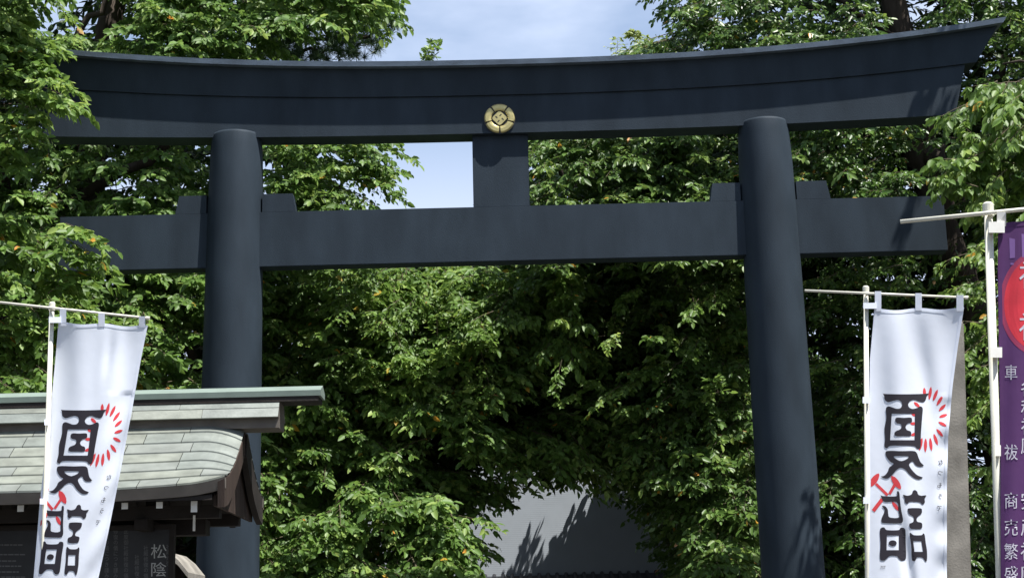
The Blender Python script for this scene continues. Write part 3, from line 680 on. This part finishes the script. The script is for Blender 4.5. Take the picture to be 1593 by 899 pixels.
def make_tree(name, label, cat, base, vols, lmat, trunk, limbs, group=None, leafparts=0, centre=None, pick=None):
    """vols: list of dict(poly, Y, n, leaf, ...)"""
    root = thing(name, label, cat, (base[0], base[1], 0), group)
    tr = obj('trunk', limb(trunk[0], trunk[1], trunk[2], .05, seg=12), M_BARK, root, smooth=True)
    for l in limbs: obj('limb', limb(l[0], l[1], l[2], .05), M_BARK, root, smooth=True)
    frs = []; segs = []
    c = centre or base
    for v in vols:
        O = sample(v['poly'], v['Y'][0], v['Y'][1], v['n'], v.get('clump', .9), v.get('thr', -.05), v.get('holes', ()), v.get('front', 0), v.get('tilt', 0))
        D = dirs(O, v.get('centre', c), v.get('drop', (.0, .45)), v.get('cb', .35), v.get('rnd', .5)) if 'dir' not in v else norm(np.array(v['dir'])[None] + rng.normal(0, v.get('rnd', .25), (len(O), 3)))
        Lb = rng.uniform(*v.get('L', (.42, .8)), len(O))
        fr, sg = boughs(O, D, Lb, v.get('leaf', .11), v.get('k', 10), v.get('m', 7), droop=v.get('droop', .3), yel=v.get('yel', .004) * .8, jitter=v.get('jit', .78), wid=v.get('wid', 1.15) * 1.15, sag=v.get('sag', .18), twl=v.get('twl', .42))
        frs.append(fr); segs += sg
    if leafparts:
        p, d, vv, w, s, t = [np.concatenate([f[i] for f in frs]) for i in range(6)]
        rel = p - CAM; zc = rel @ _f; px = 796.5 + F * (rel @ _r) / zc; py = 449.5 - F * (rel @ _u) / zc
        score = s[:, 0] / zc * np.where((px > 3) & (px < 1590) & (py > 3) & (py < 896) & (pick(px, py) if pick else True), 1, 0)
        idx = np.argsort(-score)[:leafparts]; rest = np.ones(len(p), bool); rest[idx] = False
        mes = []
        for q in range(12):
            me = bpy.data.meshes.new('leaf'); me.from_pydata([tuple(x) for x in LV * np.array([1, rng.uniform(.85, 1.1), rng.uniform(.5, 1.6)])], [], [tuple(x) for x in LFACE]); me.materials.append(lmat)
            a = me.attributes.new('tint', 'FLOAT', 'POINT'); tv_ = .1 + .07 * q if q < 11 else .97
            a.data.foreach_set('value', [tv_] * 6); mes.append(me)
        inv = parent_inv(root)
        for i in idx:
            q = 11 if t[i] > .93 else int(np.clip((t[i] - .1) / .07, 0, 10))
            o = bpy.data.objects.new('leaf', mes[q]); COL.objects.link(o); o.parent = root; o.matrix_parent_inverse = inv
            Mx = np.eye(4); Mx[:3, 0] = d[i] * s[i]; Mx[:3, 1] = vv[i] * s[i]; Mx[:3, 2] = w[i] * s[i]; Mx[:3, 3] = p[i]
            o.matrix_basis = Matrix(Mx.tolist())
        frs = [(p[rest], d[rest], vv[rest], w[rest], s[rest], t[rest])]
    leaf_mesh(frs, lmat, root); twig_mesh(segs, root)
    return root
G = lambda x, y, Y: tuple(P(x, y, Y))

# --- left foreground cherry, sprays reaching in front of the gate
make_tree('cherry_tree', 'sunlit cherry tree whose leafy sprays hang over the left end of the gate lintels', 'tree', (-8.2, -1.5, 0), [
    dict(poly=[(-160, 30), (10, 50), (85, 85), (115, 112), (35, 160), (10, 225), (-160, 260)], Y=(-1.7, -.6), n=88, leaf=.105, L=(.35, .6), thr=-.3, dir=(.85, -.35, -.22), yel=.006),
    dict(poly=[(-30, 52), (40, 60), (55, 92), (-20, 100)], Y=(-1.3, -.8), n=18, leaf=.105, L=(.3, .5), thr=-1, dir=(.7, -.4, -.1)),
    dict(poly=[(-160, 325), (40, 328), (125, 345), (100, 375), (65, 420), (130, 460), (150, 490), (40, 600), (-160, 620)], Y=(-1.7, -.4), n=150, leaf=.105, L=(.35, .6), thr=-.3, dir=(.85, -.35, -.2), yel=.012),
    dict(poly=[(-100, -30), (30, -60), (90, -10), (30, 30), (-100, 60)], Y=(-1.6, -.4), n=26, leaf=.10, L=(.35, .6), thr=-.3, dir=(.8, -.3, -.25)),
    dict(poly=[(-300, -420), (-60, -420), (80, -330), (40, -260), (-300, -200)], Y=(-2.6, -.8), n=60, leaf=.12, L=(.6, 1), thr=-.3),
], LF_BRIGHT, ([(-8.2, -1.5, 0), (-8.1, -1.4, 2.5), (-7.7, -1.2, 5), (-7.3, -1.1, 8.5)], .22, .08),
    [([G(-330, 420, -1.2), G(-120, 400, -1.1), G(40, 390, -1.0)], .06, .012), ([G(-330, 180, -1.1), G(-120, 150, -1.1), G(60, 110, -1.1)], .06, .012), ([G(-330, 560, -1.1), G(-150, 520, -1.0), G(60, 500, -1.0)], .05, .01)],
    leafparts=280)
# --- right foreground tree
make_tree('cherry_tree', 'bright green tree with drooping leaf clusters hanging over the right end of the gate', 'tree', (8.0, -1.2, 0), [
    dict(poly=[(1500, 135), (1593, 110), (1780, 60), (1780, 330), (1640, 330), (1510, 300), (1498, 235), (1540, 190)], Y=(-1.9, -.6), n=120, leaf=.115, L=(.3, .55), thr=-.35, dir=(-.8, -.35, -.3), droop=.75, yel=.004, m=7),
    dict(poly=[(1560, 330), (1780, 330), (1780, 720), (1540, 720), (1520, 600), (1505, 440)], Y=(.5, 2.0), n=110, leaf=.10, L=(.4, .7), thr=-.25, dir=(-.8, -.35, -.2), droop=.5),
    dict(poly=[(1640, -420), (1700, -420), (1700, -300), (1640, -300)], Y=(-1.4, -1.2), n=2, leaf=.12, L=(.5, .8), thr=-.3, dir=(-.8, -.2, -.2)),
], LF_BRIGHT, ([(8.0, -1.2, 0), (7.8, -1.1, 3), (7.5, -1.0, 6), (7.2, -1.2, 9)], .24, .09),
    [([G(1900, 300, -1.1), G(1720, 230, -1.1), G(1560, 175, -1.1)], .05, .01), ([G(1900, 160, -1.0), G(1700, 110, -1.0), G(1560, 100, -1.0)], .05, .01), ([G(1850, 560, .8), G(1650, 500, .9), G(1530, 450, 1)], .05, .01)],
    leafparts=280)
SKYH = [[(50, -40), (175, -40), (190, 60), (120, 72), (60, 55)], [(360, 60), (385, 60), (385, 110), (330, 110)], [(440, 70), (475, 78), (470, 120), (430, 110)]]
# --- big broadleaf top left
make_tree('broadleaf_tree', 'large spreading green tree filling the upper left behind the gate', 'tree', (-6.5, 5.5, 0), [
    dict(poly=[(-150, -60), (560, -60), (590, 0), (540, 20), (430, 50), (400, 95), (-150, 95)], Y=(2.4, 5.5), n=470, leaf=.118, tilt=1.2, holes=SKYH, front=.6, thr=-.2, yel=.003),
    dict(poly=[(-150, -520), (420, -520), (560, -60), (-150, -60)], Y=(3.0, 6.5), n=120, leaf=.15, L=(.8, 1.4)),
    dict(poly=[(-150, 210), (330, 205), (330, 420), (-150, 640)], Y=(2.2, 6), n=520, leaf=.12, front=.8, tilt=1.6, holes=[[(0, 225), (30, 225), (30, 250), (0, 250)]], thr=-.1, yel=.003),
    dict(poly=[(-150, 420), (330, 415), (330, 700), (-150, 700)], Y=(1.5, 5), n=380, leaf=.118, front=.8, tilt=1.4, thr=0, yel=.003),
], LF_CHERRY, ([(-6.5, 5.5, 0), (-6.4, 5.4, 4), (-6.2, 5.2, 7), (-5.6, 4.8, 11)], .4, .16),
    [([G(0, 330, 2.6), G(4, 270, 2.6), G(6, 215, 2.6)], .09, .07), ([G(60, 340, 3), G(180, 270, 2.9), G(300, 215, 2.8), G(420, 120, 2.7)], .09, .03), ([G(-50, 150, 3.2), G(80, 95, 3), G(160, 20, 3), G(200, -60, 3)], .07, .03), ([G(300, 560, 3.4), G(230, 470, 3.2), G(180, 415, 3)], .06, .03)])
# --- centre left cherry
make_tree('cherry_tree', 'wide cherry tree with layered bright drooping boughs between the two gate pillars', 'tree', (-3.4, 8.0, 0), [
    dict(poly=[(395, 215), (540, 205), (572, 225), (555, 262), (525, 300), (565, 345), (395, 420)], Y=(2.2, 4.8), n=150, leaf=.10, front=.8, dir=(.8, -.5, -.1), thr=-.3, yel=.008),
    dict(poly=[(395, 400), (640, 405), (800, 405), (840, 450), (820, 560), (730, 620), (600, 640), (395, 640)], Y=(3.4, 7.0), n=640, leaf=.112, tilt=2.4, wid=1.1, front=1.0, yel=.008, thr=-.12, clump=.8),
    dict(poly=[(395, 640), (700, 620), (760, 660), (740, 690), (650, 710), (715, 760), (695, 860), (680, 960), (395, 960)], Y=(2.4, 5.8), n=560, leaf=.114, tilt=2.4, wid=1.1, front=1.0, yel=.008, thr=-.08, clump=.8),
    dict(poly=[(700, 650), (880, 640), (900, 690), (840, 715), (740, 715)], Y=(3.5, 5.5), n=70, leaf=.105, front=.5, thr=-.2, dir=(.75, -.5, -.35)),
    dict(poly=[(620, 715), (720, 725), (770, 745), (760, 765), (690, 770), (620, 790)], Y=(3.8, 5.2), n=30, leaf=.105, front=.5, thr=-.3, dir=(.85, -.4, -.3)),
    dict(poly=[(395, -500), (600, -500), (640, -300), (395, -200)], Y=(4.0, 7), n=25, leaf=.15, L=(.8, 1.3)),
], LF_CHERRY, ([(-3.4, 8.0, 0), (-3.3, 7.7, 3), (-3.1, 7.2, 6), (-3.4, 6.8, 9)], .32, .12),
    [([G(700, 722, 4.8), G(790, 695, 4.6), G(868, 665, 4.4), G(940, 600, 4.6)], .045, .02), ([G(480, 720, 4.2), G(560, 640, 3.8), G(640, 560, 3.5)], .06, .02), ([G(420, 400, 4.2), G(500, 330, 3.8), G(570, 260, 3.4)], .05, .015), ([G(560, 760, 4.2), G(680, 770, 4.2), G(800, 780, 4.2)], .035, .01)])
# --- small cherry sprays in sun, centre
make_tree('cherry_tree', 'cherry tree whose sunny sprays hang just under the tie beam right of centre', 'tree', (3.0, 8.0, 0), [
    dict(poly=[(760, 415), (890, 410), (930, 440), (900, 520), (850, 560), (760, 500)], Y=(2.6, 4.2), n=48, leaf=.11, L=(.35, .65), thr=-.4, dir=(-.3, -.8, -.25), droop=.6, yel=.012),
    dict(poly=[(500, 415), (780, 412), (800, 520), (660, 610), (510, 540)], Y=(2.3, 4.0), n=110, leaf=.085, L=(.3, .55), thr=-.1, clump=.6, dir=(-.2, -.8, -.1), rnd=.5),
    dict(poly=[(860, 430), (1150, 415), (1150, 600), (900, 600)], Y=(2.6, 4.2), n=50, leaf=.08, L=(.3, .5), thr=0, clump=.5, dir=(-.1, -.8, -.1), rnd=.5),
    dict(poly=[(640, 560), (740, 545), (770, 590), (690, 640), (620, 640)], Y=(2.6, 4.0), n=30, leaf=.11, L=(.35, .65), thr=-.4, dir=(-.6, -.6, -.25), droop=.6, yel=.012),
    dict(poly=[(870, 520), (1000, 480), (1120, 440), (1130, 640), (1000, 640), (880, 640)], Y=(1.9, 3.2), n=15, leaf=.09, L=(.25, .5), thr=-1, dir=(-.2, -.8, -.2)),
    dict(poly=[(930, 645), (1020, 640), (1030, 690), (900, 730), (870, 700)], Y=(4.0, 5.5), n=30, leaf=.10, L=(.4, .7), thr=-.3),
], LF_BRIGHT, ([(3.0, 8.0, 0), (3.0, 7.6, 3), (2.2, 6.6, 5.4)], .16, .06),
    [([G(860, 560, 5), G(870, 500, 4), G(850, 440, 3.4)], .035, .012), ([G(900, 640, 6), G(960, 575, 5.6), G(1060, 505, 5.4), G(1165, 465, 5.2)], .07, .05)])
# --- dark right-centre tree
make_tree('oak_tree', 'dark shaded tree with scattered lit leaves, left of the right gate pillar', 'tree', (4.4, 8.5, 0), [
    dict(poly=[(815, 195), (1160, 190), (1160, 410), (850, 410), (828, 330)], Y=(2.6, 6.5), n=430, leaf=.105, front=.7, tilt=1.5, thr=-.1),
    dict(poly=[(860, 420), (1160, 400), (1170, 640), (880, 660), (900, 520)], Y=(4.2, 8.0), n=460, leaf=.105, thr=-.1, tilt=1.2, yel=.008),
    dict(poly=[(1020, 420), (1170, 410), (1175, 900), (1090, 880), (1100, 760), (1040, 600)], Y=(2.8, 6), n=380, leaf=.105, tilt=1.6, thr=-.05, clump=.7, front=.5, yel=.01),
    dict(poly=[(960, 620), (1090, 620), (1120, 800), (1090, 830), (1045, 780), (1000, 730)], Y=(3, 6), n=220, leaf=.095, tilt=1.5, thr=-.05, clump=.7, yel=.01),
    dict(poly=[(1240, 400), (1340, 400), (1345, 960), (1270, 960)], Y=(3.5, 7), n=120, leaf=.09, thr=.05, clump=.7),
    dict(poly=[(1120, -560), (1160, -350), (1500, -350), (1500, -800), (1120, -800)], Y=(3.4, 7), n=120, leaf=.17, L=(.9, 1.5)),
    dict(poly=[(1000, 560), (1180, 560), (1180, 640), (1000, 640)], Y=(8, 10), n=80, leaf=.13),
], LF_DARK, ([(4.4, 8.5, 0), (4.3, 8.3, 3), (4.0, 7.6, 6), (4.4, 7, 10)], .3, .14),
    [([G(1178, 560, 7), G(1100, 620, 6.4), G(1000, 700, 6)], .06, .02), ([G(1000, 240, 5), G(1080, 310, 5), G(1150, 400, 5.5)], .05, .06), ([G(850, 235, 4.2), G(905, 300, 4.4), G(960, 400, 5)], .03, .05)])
# --- glossy tree top right
make_tree('camphor_tree', 'tall glossy-leaved evergreen with a thick dark trunk behind the right end of the gate', 'tree', (7.4, 6.5, 0), [
    dict(poly=[(1050, 20), (1075, -60), (1700, -60), (1700, 70), (1400, 90), (1240, 110), (1050, 110), (1030, 55)], Y=(2.4, 5.5), n=330, leaf=.09, front=.7, wid=1.15, thr=-.2, L=(.4, .75), holes=[[(1160, 15), (1195, 15), (1195, 45), (1165, 45)], [(1365, -60), (1450, -60), (1460, 75), (1375, 80)]]),
    dict(poly=[(1080, -60), (1150, -600), (1900, -600), (1900, -60)], Y=(3.4, 7), n=130, leaf=.15, L=(.8, 1.4)),
    dict(poly=[(1235, 185), (1420, 180), (1400, 320), (1235, 320)], Y=(2.4, 5.5), n=150, leaf=.095, front=.6, wid=1.15, thr=.0, L=(.4, .75), yel=.01),
    dict(poly=[(1235, 380), (1600, 380), (1600, 960), (1290, 960)], Y=(3.4, 6.5), n=260, leaf=.09, thr=.05, clump=.7, wid=1.1, L=(.4, .75)),
    dict(poly=[(1490, 100), (1760, 60), (1760, 420), (1490, 420)], Y=(3.0, 5), n=120, leaf=.10, thr=-.1),
], LF_CAMPHOR, ([(7.6, 6.9, 0), (7.5, 6.7, 3), G(1490, 450, 5.6), G(1452, 280, 5.4), G(1428, 180, 5.3), G(1402, 40, 5.2), G(1385, -200, 5.0)], .36, .15),
    [([G(1500, 330, 5.4), G(1440, 250, 4.6), G(1440, 195, 4.4)], .05, .04), ([G(1530, 190, 4.4), G(1560, 90, 4.0), G(1650, 75, 4)], .06, .05), ([G(1410, 60, 5.2), G(1330, 20, 4.6), G(1250, -40, 4.2)], .05, .03), ([G(1471, 40, 4.2), G(1472, -60, 4.2)], .012, .012), ([G(1475, 230, 4), G(1458, 255, 3.6), G(1462, 300, 3.6)], .03, .015)])
# --- lime green tree far right of the sky gap
make_tree('lime_tree', 'pale yellow-green treetop just above the lintel, right of the sky gap', 'tree', (3.0, 20, 0), [
    dict(poly=[(955, 66), (985, 52), (1040, 66), (1060, 160), (940, 160)], Y=(19, 22), n=110, leaf=.10, L=(.4, .7), thr=-.5, drop=(-.5, .2)),
    dict(poly=[(940, 160), (1100, 150), (1100, 420), (940, 420)], Y=(18, 22), n=80, leaf=.2, L=(.8, 1.4), thr=-.5),
], LF_LIME, ([(3.0, 20, 0), (3.1, 20, 5), (3.0, 20, 11)], .25, .06), [])
# --- pine
pine = thing('pine_tree', 'soft-needled pine bough reaching into the sky gap left of the crest', 'pine tree', (-5.0, 7.5, 0))
obj('trunk', limb([(-5.0, 7.5, 0), (-4.9, 7.4, 5), (-4.4, 7.2, 10), (-4.2, 7.2, 12)], .28, .08), M_BARK, pine, smooth=True)
for l in ([G(330, 60, 6.6), G(450, 66, 6.0), G(560, 60, 5.6), G(610, 40, 5.4)], [G(330, 30, 6.4), G(430, 30, 6), G(520, 30, 5.8)], [G(330, 80, 6.2), G(460, 84, 5.9), G(560, 84, 5.6)]):
    obj('limb', limb(l, .05, .012), M_BARK, pine, smooth=True)
tc_ = sample([(395, -10), (560, -20), (575, 25), (622, 32), (612, 58), (596, 66), (590, 82), (560, 92), (400, 100)], 5.2, 6.6, 420, thr=-.35, clump=.5)
nb = 70; pos = np.repeat(tc_, nb, 0); d = norm(rng.normal(0, 1, pos.shape) + np.array([.5, -.2, .5])); ln = rng.uniform(.09, .17, (len(pos), 1))
sd = norm(np.cross(d, rng.normal(0, 1, d.shape))) * .004
V = np.stack([pos + sd, pos - sd, pos + d * ln - sd * .3, pos + d * ln + sd * .3], 1).reshape(-1, 3)
quads_mesh('needles', V, np.arange(len(V)).reshape(-1, 4), LF_PINE, pine, np.repeat(rng.uniform(0, .9, len(pos)), 4))
# --- small shoots peeping over the lintel
ssr = make_tree('young_tree', 'slender distant treetop whose shoots peep over the lintel left of the crest', 'tree', (-2.9, 9, 0), [
    dict(poly=[(655, 96), (668, 96), (668, 110), (655, 110)], Y=(8.4, 8.8), n=5, leaf=.11, L=(.35, .5), thr=-1, dir=(.35, -.1, .8), k=5, droop=.1, sag=.1, rnd=.15),
    dict(poly=[(640, 140), (700, 140), (700, 190), (640, 190)], Y=(8.4, 9.2), n=10, leaf=.11, L=(.4, .6), thr=-1, drop=(-.8, .1)),
], LF_CHERRY, ([(-2.9, 9, 0), (-2.8, 9, 2.6), (-1.4, 8.9, 4.4), G(775, 300, 8.8), G(778, 165, 8.7), G(680, 140, 8.6), G(663, 105, 8.6)], .1, .01), [])
# --- wood behind
wood = []; sg_ = []
for poly, n in (([(-250, -200), (380, -200), (420, 60), (560, 215), (560, 400), (560, 1000), (-250, 1000)], 1150), ([(560, 390), (1100, 390), (1100, 690), (900, 680), (860, 680), (760, 690), (560, 735)], 800),
                ([(1150, 390), (1800, 390), (1800, 1000), (1180, 1000)], 800), ([(840, 170), (1800, 100), (1800, 400), (840, 400)], 900), ([(1080, -300), (1800, -300), (1800, 120), (1080, 100)], 500)):
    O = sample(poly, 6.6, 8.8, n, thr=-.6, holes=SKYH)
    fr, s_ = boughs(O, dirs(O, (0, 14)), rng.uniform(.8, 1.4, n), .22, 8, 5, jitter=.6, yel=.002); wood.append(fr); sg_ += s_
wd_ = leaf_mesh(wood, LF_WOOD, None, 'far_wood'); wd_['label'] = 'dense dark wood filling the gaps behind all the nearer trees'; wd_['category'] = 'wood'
tw = twig_mesh(sg_, None); tw.name = 'far_wood_twigs'; tw.parent = wd_
# --- bushy tree beside the hall
make_tree('bushy_tree', 'rounded dark tree standing right against the pale ribbed wall', 'tree', (3.6, 10.6, 0), [
    dict(poly=[(1030, 770), (1060, 730), (1140, 700), (1180, 960), (1100, 960), (1110, 885), (1060, 850)], Y=(9.5, 11.0), n=130, leaf=.12, thr=-.4, yel=.006),
    dict(poly=[(890, 640), (950, 602), (1000, 590), (1052, 577), (1120, 562), (1280, 530), (1300, 730), (900, 705), (880, 670)], Y=(10.8, 11.2), n=420, leaf=.18, thr=-.9, L=(.3, .6)),
], LF_DARK, ([(4.0, 10.9, 0), (4.0, 10.8, 2), (3.9, 10.8, 7.5)], .16, .06), [])
# --- unseen wood added around the camera to dim skylight on the gate front
wood = []; sg_ = []
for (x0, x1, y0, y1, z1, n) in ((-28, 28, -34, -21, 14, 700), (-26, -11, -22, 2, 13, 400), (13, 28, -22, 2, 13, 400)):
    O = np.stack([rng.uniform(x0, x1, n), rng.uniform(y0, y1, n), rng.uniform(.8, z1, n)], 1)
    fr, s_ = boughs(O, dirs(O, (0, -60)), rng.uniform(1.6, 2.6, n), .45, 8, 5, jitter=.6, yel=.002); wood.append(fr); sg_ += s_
w2 = leaf_mesh(wood, LF_WOOD, None, 'skylight_block_wood'); w2['label'] = 'unseen wood added behind and beside the viewpoint to dim the skylight on the gate'; w2['category'] = 'wood'
tw = twig_mesh(sg_, None); tw.name = 'skylight_block_twigs'; tw.parent = w2
